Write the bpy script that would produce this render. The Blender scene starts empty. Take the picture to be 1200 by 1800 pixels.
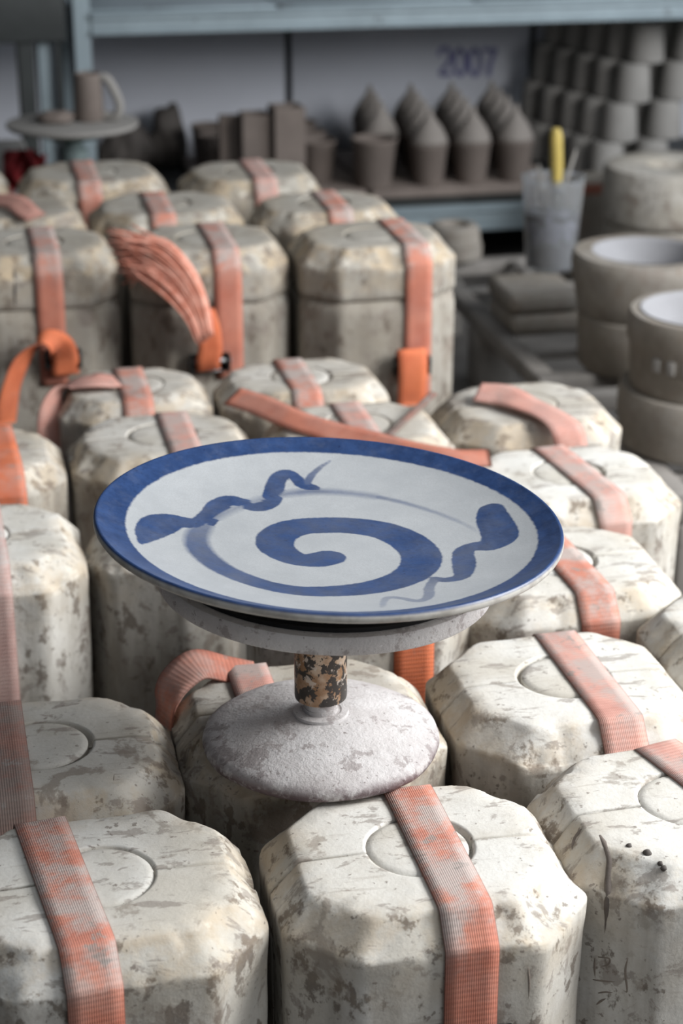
import bpy, bmesh, math, random
import numpy as np
from mathutils import Vector, Matrix, noise

# ------------------------------------------------------------------ camera, light, exposure
C = bpy.context.scene.collection
scene = bpy.context.scene
FPX, PITCH, AZ, CAMZ = 3300.0, math.radians(22), math.radians(12), 1.07
cam_data = bpy.data.cameras.new('camera')
cam_data.sensor_fit = 'VERTICAL'; cam_data.sensor_height = 36.0
cam_data.lens = FPX / 1800.0 * 36.0
cam_data.dof.use_dof = True
cam_data.dof.focus_distance = 1.40
cam_data.dof.aperture_fstop = 6.3
cam_data.clip_start = 0.05
cam = bpy.data.objects.new('camera', cam_data); C.objects.link(cam)
cam.location = (0, 0, CAMZ)
cam.rotation_euler = (math.pi/2 - PITCH, 0, -AZ)
scene.camera = cam

world = bpy.data.worlds.new('workshop_air'); scene.world = world; world.use_nodes = True
bg = world.node_tree.nodes['Background']
bg.inputs[0].default_value = (0.80, 0.88, 1.0, 1); bg.inputs[1].default_value = 0.09

def area(name, loc, target, sx, sy, power, col):
    l = bpy.data.lights.new(name, 'AREA'); l.shape = 'RECTANGLE'; l.size = sx; l.size_y = sy
    l.energy = power; l.color = col
    o = bpy.data.objects.new(name, l); C.objects.link(o); o.location = loc
    o.rotation_euler = (Vector(target) - Vector(loc)).to_track_quat('-Z', 'Y').to_euler()
    return o
area('window_daylight', (2.0, 0.98, 1.52), (0.3, 1.18, 0.35), 1.3, 1.1, 88, (1.0, 0.995, 0.985))
area('ceiling_daylight', (0.4, 0.9, 2.9), (0.4, 1.4, 0.3), 2.0, 1.4, 13, (0.93, 0.97, 1.0))
area('front_low_fill', (1.1, -0.9, 1.0), (0.4, 1.3, 0.4), 1.6, 1.2, 9, (0.96, 0.98, 1.0))  # low fill added in front to brighten the wheel head and plate rim
area('rear_right_fill', (2.70, 2.20, 1.30), (0.8, 4.2, 0.30), 1.4, .9, 40, (0.90, 0.95, 1.0))  # fill added at the right to brighten the rack, boards and rear moulds

scene.view_settings.view_transform = 'Standard'
scene.view_settings.look = 'None'
scene.view_settings.exposure = 0.0
scene.view_settings.gamma = 1.0
scene.view_settings.use_curve_mapping = False

# ------------------------------------------------------------------ helpers
_f = Vector((math.sin(AZ)*math.cos(PITCH), math.cos(AZ)*math.cos(PITCH), -math.sin(PITCH)))
_r = Vector((math.cos(AZ), -math.sin(AZ), 0)); _u = _r.cross(_f)
CAMP = Vector((0, 0, CAMZ))
def ray(px, py): return _f + _r*((px-600)/FPX) + _u*((900-py)/FPX)
def on_z(px, py, z):                       # the point of the level plane z seen at a photo position
    d = ray(px, py); return CAMP + d*((z-CAMZ)/d.z)
def on_y(px, py, y):                       # the point of the upright plane y seen at a photo position
    d = ray(px, py); return CAMP + d*(y/d.y)

def mesh_obj(name, verts, faces, mat=None, parent=None, smooth=True, uvs=None):
    me = bpy.data.meshes.new(name); me.from_pydata([tuple(v) for v in verts], [], faces)
    if smooth: me.polygons.foreach_set('use_smooth', [True]*len(me.polygons))
    if uvs is not None:
        ul = me.uv_layers.new(name='UVMap')
        idx = np.zeros(len(me.loops), dtype=np.int32); me.loops.foreach_get('vertex_index', idx)
        ul.data.foreach_set('uv', np.asarray(uvs, dtype=np.float32)[idx].ravel())
    if mat: me.materials.append(mat)
    me.update()
    o = bpy.data.objects.new(name, me); C.objects.link(o)
    if parent: o.parent = parent
    return o
def bm_obj(name, bm, mat=None, parent=None, smooth=False, autosmooth=None):
    me = bpy.data.meshes.new(name)
    bmesh.ops.recalc_face_normals(bm, faces=bm.faces[:])
    if smooth:
        for f in bm.faces: f.smooth = True
    if autosmooth:
        for e in bm.edges:
            if len(e.link_faces) == 2 and e.calc_face_angle(0) > autosmooth: e.smooth = False
    bm.to_mesh(me); bm.free()
    if mat: me.materials.append(mat)
    o = bpy.data.objects.new(name, me); C.objects.link(o)
    if parent: o.parent = parent
    return o
def thing(name, label, cat, loc=(0,0,0), rotz=0.0, group=None):
    o = bpy.data.objects.new(name, None); C.objects.link(o); o.empty_display_size = .05
    o.location = loc; o.rotation_euler = (0, 0, rotz)
    tag(o, label, cat, group); return o
def tag(o, label, cat, group=None):
    o['label'] = label; o['category'] = cat
    if group: o['group'] = group
    return o
def struct(o): o['kind'] = 'structure'; return o
def dup(root, loc, rotz, label, group=None, scale=None):
    r = root.copy(); C.objects.link(r); r.location = loc; r.rotation_euler = (0, 0, rotz)
    if scale: r.scale = scale
    r['label'] = label
    if group: r['group'] = group
    for ch in list(root.children):
        c = ch.copy(); C.objects.link(c); c.parent = r
        for g in ch.children:
            d = g.copy(); C.objects.link(d); d.parent = c
    return r
def add_box(bm, lo, hi, bevel=0.0, seg=2):
    lo, hi = Vector(lo), Vector(hi)
    m = Matrix.Translation((lo+hi)/2) @ Matrix.Diagonal((*(hi-lo), 1))
    r = bmesh.ops.create_cube(bm, size=1, matrix=m)
    if bevel:
        es = list({e for v in r['verts'] for e in v.link_edges})
        bmesh.ops.bevel(bm, geom=es, offset=bevel, segments=seg, affect='EDGES', profile=.5)
def add_lathe(bm, prof, n=48, center=(0,0,0), a0=0.0, a1=2*math.pi):
    full = abs(a1-a0-2*math.pi) < 1e-6
    cols = n if full else n+1
    rings = []
    for r, z in prof:
        if r < 1e-6: rings.append([bm.verts.new((center[0], center[1], center[2]+z))])
        else: rings.append([bm.verts.new((center[0]+r*math.cos(a0+(a1-a0)*k/n), center[1]+r*math.sin(a0+(a1-a0)*k/n), center[2]+z)) for k in range(cols)])
    for A, B in zip(rings, rings[1:]):
        for k in range(n):
            k2 = (k+1) % cols
            if len(A) == 1 and len(B) == 1: continue
            if len(A) == 1: bm.faces.new((A[0], B[k], B[k2]))
            elif len(B) == 1: bm.faces.new((A[k], A[k2], B[0]))
            else: bm.faces.new((A[k], A[k2], B[k2], B[k]))
def lathe_obj(name, prof, mat, parent=None, n=48, center=(0,0,0), crisp=math.radians(40)):
    bm = bmesh.new(); add_lathe(bm, prof, n, center)
    return bm_obj(name, bm, mat, parent, smooth=True, autosmooth=crisp)
def box_obj(name, lo, hi, mat, parent=None, bevel=0.0):
    bm = bmesh.new(); add_box(bm, lo, hi, bevel)
    return bm_obj(name, bm, mat, parent, smooth=bool(bevel), autosmooth=math.radians(50) if bevel else None)
def catmull(pts, m):
    P = [Vector(p) for p in pts]; P = [P[0]*2-P[1]] + P + [P[-1]*2-P[-2]]; out = []
    for i in range(1, len(P)-2):
        for k in range(m):
            t = k/m; a, b, c, d = P[i-1], P[i], P[i+1], P[i+2]
            out.append(.5*((2*b)+(c-a)*t+(2*a-5*b+4*c-d)*t*t+(3*b-a-3*c+d)*t**3))
    out.append(P[-2].copy()); return out
def add_tube(bm, path, rad, n=8):
    rings = []; path = [Vector(p) for p in path]
    for i, p in enumerate(path):
        t = (path[min(i+1, len(path)-1)] - path[max(i-1, 0)]).normalized()
        a = t.orthogonal().normalized() if i == 0 else (prev - t*prev.dot(t)).normalized()
        prev = a; b = t.cross(a); r = rad(i/(len(path)-1)) if callable(rad) else rad
        rings.append([bm.verts.new(p + (a*math.cos(2*math.pi*k/n) + b*math.sin(2*math.pi*k/n))*r) for k in range(n)])
    for A, B in zip(rings, rings[1:]):
        for k in range(n): bm.faces.new((A[k], A[(k+1) % n], B[(k+1) % n], B[k]))
    bm.faces.new(rings[0][::-1]); bm.faces.new(rings[-1])
def ribbon(name, path, wvecs, mat, parent, width, thick=.0016, m=4, ripple=.0006, seed=0):
    """a flat webbing band with a real thickness along path; wvecs: the across direction at each point"""
    V, UV, Fc = [], [], []; L = 0.0; n = len(path)
    for i, p in enumerate(path):
        if i: L += (path[i]-path[i-1]).length
        t = (path[min(i+1, n-1)] - path[max(i-1, 0)]).normalized()
        w = wvecs[i] if isinstance(wvecs, list) else wvecs
        w = (w - t*w.dot(t)).normalized(); nn = w.cross(t)
        for j in range(m+1):
            s = j/m-.5
            q = p + w*(s*width) + nn*(ripple*noise.noise(Vector((L*30+seed, s*2, seed))))
            V.append(q); UV.append((j/m, L))
        for j in range(m+1):
            s = j/m-.5
            V.append(V[i*2*(m+1)+j] + nn*thick*(-1)); UV.append((j/m, L))
    S = 2*(m+1)
    for i in range(n-1):
        a, b = i*S, (i+1)*S
        for j in range(m):
            Fc.append((a+j, a+j+1, b+j+1, b+j))
            Fc.append((a+m+1+j, b+m+1+j, b+m+2+j, a+m+2+j))
        Fc.append((a, b, b+m+1, a+m+1)); Fc.append((a+m, a+2*m+1, b+2*m+1, b+m))
    for a in (0, (n-1)*S):
        for j in range(m): Fc.append((a+j, a+m+1+j, a+m+2+j, a+j+1))
    return mesh_obj(name, V, Fc, mat, parent, True, UV)

# ------------------------------------------------------------------ materials
class NT:
    def __init__(s, name):
        s.m = bpy.data.materials.new(name); s.m.use_nodes = True; s.t = s.m.node_tree; s.n = s.t.nodes
        s.b = s.n['Principled BSDF']
    def node(s, t, **kw):
        n = s.n.new(t)
        for k, v in kw.items(): setattr(n, k, v)
        return n
    def put(s, sock, v):
        if isinstance(v, bpy.types.NodeSocket): s.t.links.new(v, sock)
        elif isinstance(v, tuple) and len(v) == 3 and sock.type == 'RGBA': sock.default_value = (*v, 1)
        else: sock.default_value = v
    def noise(s, vec, scale, detail=4, rough=.55, dist=0.0):
        n = s.node('ShaderNodeTexNoise'); s.put(n.inputs['Vector'], vec)
        for k, v in (('Scale', scale), ('Detail', detail), ('Roughness', rough), ('Distortion', dist)): n.inputs[k].default_value = v
        return n.outputs['Fac']
    def map(s, vec, scale=(1,1,1), loc=(0,0,0)):
        n = s.node('ShaderNodeMapping'); s.put(n.inputs['Vector'], vec); n.inputs['Scale'].default_value = scale; n.inputs['Location'].default_value = loc
        return n.outputs[0]
    def step(s, v, a, b, lo=0.0, hi=1.0):
        n = s.node('ShaderNodeMapRange', interpolation_type='SMOOTHSTEP'); s.put(n.inputs[0], v)
        for i, x in ((1, a), (2, b), (3, lo), (4, hi)): n.inputs[i].default_value = x
        return n.outputs[0]
    def mix(s, f, a, b):
        n = s.node('ShaderNodeMix', data_type='RGBA'); s.put(n.inputs[0], f); s.put(n.inputs[6], a); s.put(n.inputs[7], b)
        return n.outputs[2]
    def math(s, op, a, b=0.0, clamp=False):
        n = s.node('ShaderNodeMath', operation=op); n.use_clamp = clamp; s.put(n.inputs[0], a); s.put(n.inputs[1], b); return n.outputs[0]
    def attr(s, name):
        n = s.node('ShaderNodeAttribute'); n.attribute_name = name; return n.outputs['Fac']
    def obj(s, spread=40.0):
        tc = s.node('ShaderNodeTexCoord'); oi = s.node('ShaderNodeObjectInfo')
        m = s.math('MULTIPLY', oi.outputs['Random'], spread)
        a = s.node('ShaderNodeVectorMath', operation='ADD'); s.put(a.inputs[0], tc.outputs['Object']); s.put(a.inputs[1], m)
        return a.outputs[0]
    def bump(s, h, dist, strength=1.0, prev=None):
        n = s.node('ShaderNodeBump'); s.put(n.inputs['Height'], h); n.inputs['Distance'].default_value = dist; n.inputs['Strength'].default_value = strength
        if prev is not None: s.put(n.inputs['Normal'], prev)
        return n.outputs[0]
    def out(s, col, rough=.8, normal=None, metal=0.0, spec=.3):
        s.put(s.b.inputs['Base Color'], col); s.put(s.b.inputs['Roughness'], rough); s.put(s.b.inputs['Metallic'], metal)
        s.put(s.b.inputs['Specular IOR Level'], spec)
        if normal is not None: s.put(s.b.inputs['Normal'], normal)
        return s.m

def plaster_mat(name, clean, dirt=.5, ochre=.5):
    k = NT(name); v = k.obj()
    big = k.noise(v, 7, 5, .6)
    base = k.mix(k.step(big, .36, .66), clean, tuple(c*f for c, f in zip(clean, (.80, .77, .72))))
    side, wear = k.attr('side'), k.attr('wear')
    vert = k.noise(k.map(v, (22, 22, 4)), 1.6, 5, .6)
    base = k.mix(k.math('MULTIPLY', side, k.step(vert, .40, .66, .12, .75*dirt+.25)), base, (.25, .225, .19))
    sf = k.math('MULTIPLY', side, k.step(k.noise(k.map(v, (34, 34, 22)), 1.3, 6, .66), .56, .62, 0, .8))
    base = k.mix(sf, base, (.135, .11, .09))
    scr = k.noise(k.map(v, (14, 170, 120)), 1.0, 4, .6)
    base = k.mix(k.step(scr, .60, .70, 0, .35), base, (.33, .29, .25))
    base = k.mix(k.step(k.noise(v, 240, 4, .7), .42, .62, 0, .10), base, (.36, .32, .27))
    # cream to ochre rubbed shoulders
    en = k.noise(v, 26, 5, .65)
    base = k.mix(k.math('MULTIPLY', wear, k.step(en, .38, .62, 0, ochre)), base, (.50, .39, .26))
    base = k.mix(k.math('MULTIPLY', wear, k.step(k.noise(v, 44, 6, .7), .55, .63, 0, .85)), base, (.18, .14, .105))
    pale = k.math('MULTIPLY', wear, k.step(k.noise(v, 34, 4, .6), .56, .66, 0, .7))
    base = k.mix(pale, base, (.72, .68, .60))
    # brown clay smears, blotches and flecks
    sm = k.noise(k.map(v, (26, 60, 34)), 1.0, 7, .68, .4)
    smear = k.step(sm, .56, .615)
    base = k.mix(k.math('MULTIPLY', smear, .42+.4*dirt), base, (.235, .20, .175))
    bl = k.noise(v, 19, 6, .62, .3)
    base = k.mix(k.step(bl, .59, .64, 0, .40+.4*dirt), base, (.24, .20, .165))
    fl = k.noise(v, 120, 3, .6)
    base = k.mix(k.step(fl, .66, .70, 0, .7), base, (.17, .14, .12))
    n = k.bump(k.noise(v, 60, 8, .65), .0016, .55)
    n = k.bump(k.noise(v, 420, 4, .6), .0004, .5, n)
    n = k.bump(smear, .0005, -.5, n)
    return k.out(base, .86, n, spec=.22)
M = {}
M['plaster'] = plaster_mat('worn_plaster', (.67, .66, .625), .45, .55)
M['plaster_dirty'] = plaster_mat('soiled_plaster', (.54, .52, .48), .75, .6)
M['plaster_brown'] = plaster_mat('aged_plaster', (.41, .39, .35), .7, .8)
M['plaster_plain'] = plaster_mat('plain_plaster', (.28, .26, .235), .5, .4)

def strap_mat(name, col, dust=.6, dustcol=(.44, .395, .37)):
    k = NT(name); uv = k.node('ShaderNodeUVMap').outputs[0]; v = k.obj()
    sx = k.node('ShaderNodeSeparateXYZ'); k.put(sx.inputs[0], uv); u, l = sx.outputs[0], sx.outputs[1]
    rib = k.math('SINE', k.math('MULTIPLY', l, 2*math.pi/.0042))
    weft = k.math('SINE', k.math('MULTIPLY', u, 2*math.pi*24))
    base = k.mix(k.step(k.noise(v, 30, 4), .35, .7), col, tuple(c*f for c, f in zip(col, (.80, .72, .72))))
    base = k.mix(k.step(rib, -1, .5, .20, 0), base, (.36, .14, .10))
    topm = k.attr('dust')
    d = k.math('MULTIPLY', k.step(k.noise(k.map(v, (18, 18, 18)), 1.4, 7, .68), .38, .60, .12, 1), topm)
    base = k.mix(k.math('MULTIPLY', d, dust), base, dustcol)
    d2 = k.math('MULTIPLY', k.step(k.noise(v, 48, 6, .7), .58, .64, 0, .8), topm)
    base = k.mix(d2, base, (.30, .27, .25))
    e = k.math('ABSOLUTE', k.math('SUBTRACT', u, .5))
    base = k.mix(k.step(e, .475, .495, 0, .6), base, (.16, .075, .06))
    n = k.bump(rib, .0002, .45); n = k.bump(weft, .0002, .5, n); n = k.bump(k.noise(v, 140, 5), .0004, .5, n)
    return k.out(base, .78, n, spec=.25)
M['strap'] = strap_mat('orange_webbing', (.60, .225, .15), .9)
M['strap_dirty'] = strap_mat('grimy_brown_pink_webbing', (.36, .20, .16), .8, (.24, .205, .185))
M['strap_pale'] = strap_mat('pale_dusty_webbing', (.52, .36, .325), .9, (.47, .44, .42))
M['strap_bright'] = strap_mat('clean_orange_webbing', (.74, .20, .085), .3)
M['strap_pink'] = strap_mat('faded_pink_webbing', (.64, .34, .28), .8)

def simple_mat(name, col, rough=.6, metal=0.0, var=.25, scale=12, spot=None, spotcol=(.1,.08,.06), spots=30, bump=.0008, spec=.35):
    k = NT(name); v = k.obj()
    base = k.mix(k.step(k.noise(v, scale, 5, .6), .3, .7), col, tuple(c*(1-var) for c in col))
    if spot is not None: base = k.mix(k.step(k.noise(v, spots, 6, .68), spot, spot+.05, 0, .85), base, spotcol)
    n = k.bump(k.noise(v, scale*8, 6, .6), bump, .6)
    return k.out(base, rough, n, metal, spec)
M['steel_dark'] = simple_mat('blackened_steel', (.035, .034, .033), .45, .6, .3, 60)
M['steel'] = simple_mat('zinc_steel', (.36, .37, .38), .38, .9, .25, 60)
M['rack'] = simple_mat('blue_grey_rack_paint', (.30, .365, .40), .5, .25, .22, 6, .62, (.11, .12, .12), 9)
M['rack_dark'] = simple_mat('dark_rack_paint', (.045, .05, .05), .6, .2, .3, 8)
M['panel'] = simple_mat('grey_white_board', (.68, .70, .77), .7, 0, .08, 3, bump=.0002)
M['wall'] = simple_mat('grey_workshop_wall', (.16, .17, .185), .85, 0, .2, 2)
M['floor'] = simple_mat('dusty_concrete', (.17, .16, .15), .9, 0, .4, 4, .58, (.09, .085, .08), 14)
M['clay'] = simple_mat('raw_grey_clay', (.165, .138, .122), .8, 0, .25, 14, .64, (.11, .09, .08), 20)
M['clay_dark'] = simple_mat('damp_clay', (.105, .092, .084), .75, 0, .3, 12)
M['clay_pale'] = simple_mat('dry_pale_clay', (.30, .287, .27), .85, 0, .15, 10)
M['bisque'] = simple_mat('dry_brown_clay', (.18, .148, .13), .8, 0, .2, 12)
M['limewash'] = simple_mat('pale_mould_cavity', (.30, .30, .315), .8, 0, .12, 10)
M['lid_clay'] = simple_mat('drying_grey_clay', (.25, .225, .205), .8, 0, .15, 12)
M['board'] = simple_mat('clay_stained_board', (.25, .205, .18), .8, 0, .3, 8)
M['pallet'] = simple_mat('dusty_grey_plastic', (.30, .28, .26), .7, 0, .35, 9, .6, (.12, .105, .095), 18)
M['ink'] = simple_mat('blue_marker_ink', (.24, .24, .44), .7, 0, .3, 40)
M['red'] = simple_mat('dark_red_cloth', (.26, .018, .022), .7, 0, .4, 14)
M['green'] = simple_mat('green_enamel', (.05, .13, .08), .5, .1, .3, 20)
M['pale_blue'] = simple_mat('pale_blue_enamel', (.22, .28, .28), .5, .1, .3, 20)
M['handle'] = simple_mat('yellow_varnished_handle', (.55, .42, .12), .4, 0, .2, 30)
M['slip'] = simple_mat('grey_slip_water', (.15, .15, .17), .5, 0, .4, 25, .5, (.30, .31, .36), 16)
M['rubber'] = simple_mat('black_rubber', (.008, .008, .009), .38, 0, .4, 40, bump=.0002)
M['bristle'] = simple_mat('grey_bristle', (.30, .29, .27), .8, 0, .4, 60)
def paint_mat(name):
    k = NT(name); v = k.obj()
    base = k.mix(k.step(k.noise(v, 20, 6, .62), .33, .68), (.66, .645, .645), (.53, .505, .50))
    base = k.mix(k.step(k.noise(v, 42, 7, .70, .3), .55, .60, 0, .6), base, (.27, .23, .225))
    base = k.mix(k.step(k.noise(v, 190, 4, .6), .64, .70, 0, .7), base, (.16, .13, .12))
    base = k.mix(k.step(k.noise(v, 160, 4, .6), .66, .70, 0, .8), base, (.72, .70, .70))
    base = k.mix(k.math('MULTIPLY', k.attr('grime'), k.step(k.noise(v, 55, 6, .68), .38, .56, .15, .95)), base, (.135, .095, .10))
    n = k.bump(k.noise(v, 75, 8, .7), .0022, .6); n = k.bump(k.noise(v, 300, 4, .6), .0006, .6, n)
    return k.out(base, .62, n, spec=.3)
M['white_wear'] = paint_mat('chipped_white_paint')
k = NT('flaked_rusty_paint'); v = k.obj()
_b = k.mix(k.step(k.noise(v, 55, 5, .6), .36, .64), (.56, .43, .32), (.30, .16, .075))
_b = k.mix(k.step(k.noise(v, 88, 6, .62, .2), .475, .51), _b, (.035, .028, .024))
_b = k.mix(k.step(k.noise(v, 120, 4, .6), .60, .65, 0, .8), _b, (.60, .52, .45))
M['rust'] = k.out(_b, .45, k.bump(k.noise(v, 88, 6, .62, .2), .0014, -.7), spec=.5)
k = NT('clear_plastic'); k.b.inputs['Base Color'].default_value = (.92, .94, .96, 1); k.b.inputs['Roughness'].default_value = .12
k.b.inputs['Transmission Weight'].default_value = .9; k.b.inputs['IOR'].default_value = 1.45; M['clear'] = k.m

# ------------------------------------------------------------------ the setting
WY = 4.62                                   # back wall
struct(box_obj('floor', (-4, -1.5, -.1), (5, WY+.1, 0), M['floor']))
struct(box_obj('wall_back', (-4, WY, 0), (5, WY+.1, 3.0), M['wall']))
struct(box_obj('wall_left', (-4.1, -1.5, 0), (-4, WY+.1, 3.0), M['wall']))

# ------------------------------------------------------------------ plaster moulds
def plan(hw, hd, c, n):
    """n points around a chamfered rectangle with eased corners, starting at (hw, 0)"""
    P = [(hw, 0), (hw, hd-c), (hw-c, hd), (0, hd)]
    Q = []
    for i in range(4):
        q = P[i]
        if i in (1, 2):
            r = min(.0065, c*.45); a = Vector(P[i-1])-Vector(q); b = Vector(P[i+1])-Vector(q)
            p0 = Vector(q)+a.normalized()*r; p1 = Vector(q)+b.normalized()*r
            for t in (0, .25, .5, .75, 1): Q.append(p0*(1-t)**2 + Vector(q)*2*t*(1-t) + p1*t*t)
        else: Q.append(Vector(q))
    L = [0]
    for a, b in zip(Q, Q[1:]): L.append(L[-1]+(b-a).length)
    out = []
    for k in range(n//4+1):
        s = L[-1]*k/(n//4); j = 0
        while j < len(L)-2 and L[j+1] < s: j += 1
        t = (s-L[j])/max(1e-9, L[j+1]-L[j]); out.append(Q[j].lerp(Q[j+1], min(1, t)))
    q1 = out
    full = q1[:-1] + [Vector((-p.x, p.y)) for p in reversed(q1[1:])] + [Vector((-p.x, -p.y)) for p in q1[:-1]] + [Vector((p.x, -p.y)) for p in reversed(q1[1:])]
    return full
SH = [(.034, 0, .3), (.0262, 0, .7), (.0240, .0003, 1), (.0224, .0015, 1), (.0195, .0040, .95), (.0150, .0078, .85), (.0105, .0115, .85), (.0062, .0150, .95), (.0038, .0168, 1), (.0016, .0188, .9), (.0004, .0215, .5), (0, .034, .15)]

def mould_rings(w, d, h, c, z_lo, z_hi, n, lid_top, seed, hole=.041, rough=1.0):
    hw, hd = w/2, d/2; rings = []; tags = []
    top_sh = h-.034 if lid_top else z_hi
    nz = max(4, int((top_sh-z_lo)/.016))
    for i in range(nz+1):
        z = z_lo + (top_sh-z_lo)*i/nz
        if lid_top and i == nz: break
        s = 0.0
        if i == 0 or (not lid_top and i == nz): s = .0035
        taper = .004*(h-z)/h
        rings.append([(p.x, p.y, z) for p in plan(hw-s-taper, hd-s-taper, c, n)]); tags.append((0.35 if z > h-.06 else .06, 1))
        if i == 0: rings.append([(p.x, p.y, z+.003) for p in plan(hw-taper, hd-taper, c, n)]); tags.append((.1, 1))
    if lid_top:
        for dz, s, wr in SH:
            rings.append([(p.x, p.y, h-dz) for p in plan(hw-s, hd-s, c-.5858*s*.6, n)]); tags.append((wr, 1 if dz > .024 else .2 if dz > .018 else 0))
        s = SH[-1][1]; base = plan(hw-s, hd-s, c-.5858*s*.6, n)
        circ = [Vector((hole*math.cos(2*math.pi*k/n), hole*math.sin(2*math.pi*k/n))) for k in range(n)]
        for t in (.12, .3, .5, .7, .86, .96, 1):
            rings.append([(*p.lerp(q, t), h) for p, q in zip(base, circ)]); tags.append((.12 if t < .2 else 0, 0))
        for r, z in ((hole-.0012, h-.0012), (hole-.0022, h-.007), (hole-.006, h-.008), (hole*.5, h-.008)):
            rings.append([(r*math.cos(2*math.pi*k/n), r*math.sin(2*math.pi*k/n), z) for k in range(n)]); tags.append((.3, 0))
    V = []; W = []; S = []
    for R_, (wr, sd) in zip(rings, tags):
        for x, y, z in R_:
            p = Vector((x, y, z)); q = p + Vector((seed*7.3, seed*3.1, seed*1.7))
            nv = noise.noise_vector(q*9)*.0015 + noise.noise_vector(q*34)*.0007
            chip = (max(0.0, noise.noise(q*22)-.18)*.009 + max(0.0, noise.noise(q*55)-.15)*.006)*wr*wr
            inward = Vector((-x, -y, -.10)).normalized()
            V.append(p + nv*rough + inward*chip*rough + Vector((0, 0, -chip*.5*rough))); W.append(wr); S.append(sd)
    return V, W, S, len(rings)
def set_attr(o, name, vals):
    a = o.data.attributes.new(name, 'FLOAT', 'POINT'); a.data.foreach_set('value', np.asarray(vals, dtype=np.float32))
def grid_faces(nr, cols, wrap):
    F = []
    for i in range(nr-1):
        for k in range(cols if wrap else cols-1):
            k2 = (k+1) % cols; F.append((i*cols+k, i*cols+k2, (i+1)*cols+k2, (i+1)*cols+k))
    return F
def shell(name, V, W, S, nr, n, mat, parent, cap_bottom=True, cap_top=True):
    F = grid_faces(nr, n, True)
    if cap_top: F.append(tuple((nr-1)*n+k for k in range(n)))
    if cap_bottom: F.append(tuple(range(n-1, -1, -1)))
    o = mesh_obj(name, V, F, mat, parent); set_attr(o, 'wear', W); set_attr(o, 'side', S); return o
def half(name, V, W, S, nr, n, mat, parent, front):
    """one half of a mould split along y = 0, closed at the parting face"""
    ks = list(range(n//2, n)) + [0] if front else list(range(0, n//2+1))
    cols = len(ks); v = []; w = []; s = []; sg = -1 if front else 1
    for i in range(nr):
        for j, k_ in enumerate(ks):
            p = V[i*n+k_].copy()
            if j in (0, cols-1): p.y = sg*.0011; p.z -= .0009; p.x *= .994
            v.append(p); w.append(W[i*n+k_]); s.append(S[i*n+k_])
    F = grid_faces(nr, cols, False)
    if not front: pass
    F.append(tuple(i*cols for i in range(nr)) + tuple(i*cols+cols-1 for i in reversed(range(nr))))
    F.append(tuple(range(cols-1, -1, -1)))
    o = mesh_obj(name, v, F, mat, parent); set_attr(o, 'wear', w); set_attr(o, 'side', s); return o

def strap_path(d, h, z_front, z_back, gap=.0022, x0=0.0, x1=0.0, slack=0.0):
    """the way of a band over a mould: up the front face, over the top, down the back"""
    hd = d/2; pts = []
    def xs(y): return x0 + (x1-x0)*(y+hd)/(2*hd)
    nz = 12
    for i in range(nz): z = z_front + (h-.036-z_front)*i/nz; pts.append(Vector((x0, -hd-gap-slack*math.sin(math.pi*i/nz), z)))
    for dz, s, _ in SH: y = -(hd-s)-gap; pts.append(Vector((xs(y), y, h-dz+gap)))
    for i in range(1, 12): y = -(hd-.034) + 2*(hd-.034)*i/12; pts.append(Vector((xs(y), y, h+gap)))
    for dz, s, _ in reversed(SH): y = (hd-s)+gap; pts.append(Vector((xs(y), y, h-dz+gap)))
    for i in range(1, 7): pts.append(Vector((x1, hd+gap, h-.036 + (z_back-h+.036)*i/6)))
    return pts
def dust_attr(o, h, lo=.02):
    z = [v.co.z for v in o.data.vertices]
    set_attr(o, 'dust', [min(1, max(.12, (zz-(h-lo-.02))/.03)) for zz in z])
def _unused(parent, x, y, z, mat, wd=.038):
    b = thing('buckle', '', ''); del b['label']; del b['category']; b.parent = parent; b.location = (x, y, z); b.name = 'buckle'
    return b
def make_buckle(parent, x, y, z, wd=.038, s=1.0, lever=True):
    bm = bmesh.new()
    for sg in (-1, 1): add_box(bm, (sg*wd*.60-.002, -.014*s, -.013*s), (sg*wd*.60+.002, .001, .013*s), .0012)
    add_box(bm, (-wd*.6, -.002, -.012*s), (wd*.6, .0008, .012*s))
    o = bm_obj('buckle', bm, M['steel_dark'], parent); o.location = (x, y, z)
    bm = bmesh.new(); add_tube(bm, [(-wd*.68, -.009*s, .004), (wd*.68, -.009*s, .004)], .0035*s, 10); bm_obj('pin', bm, M['steel'], o, True)
    bm = bmesh.new(); add_tube(bm, [(-wd*.60, -.004, -.012*s), (wd*.60, -.004, -.012*s)], .0022*s, 8); bm_obj('cross_bar', bm, M['steel'], o, True)
    return o

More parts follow.
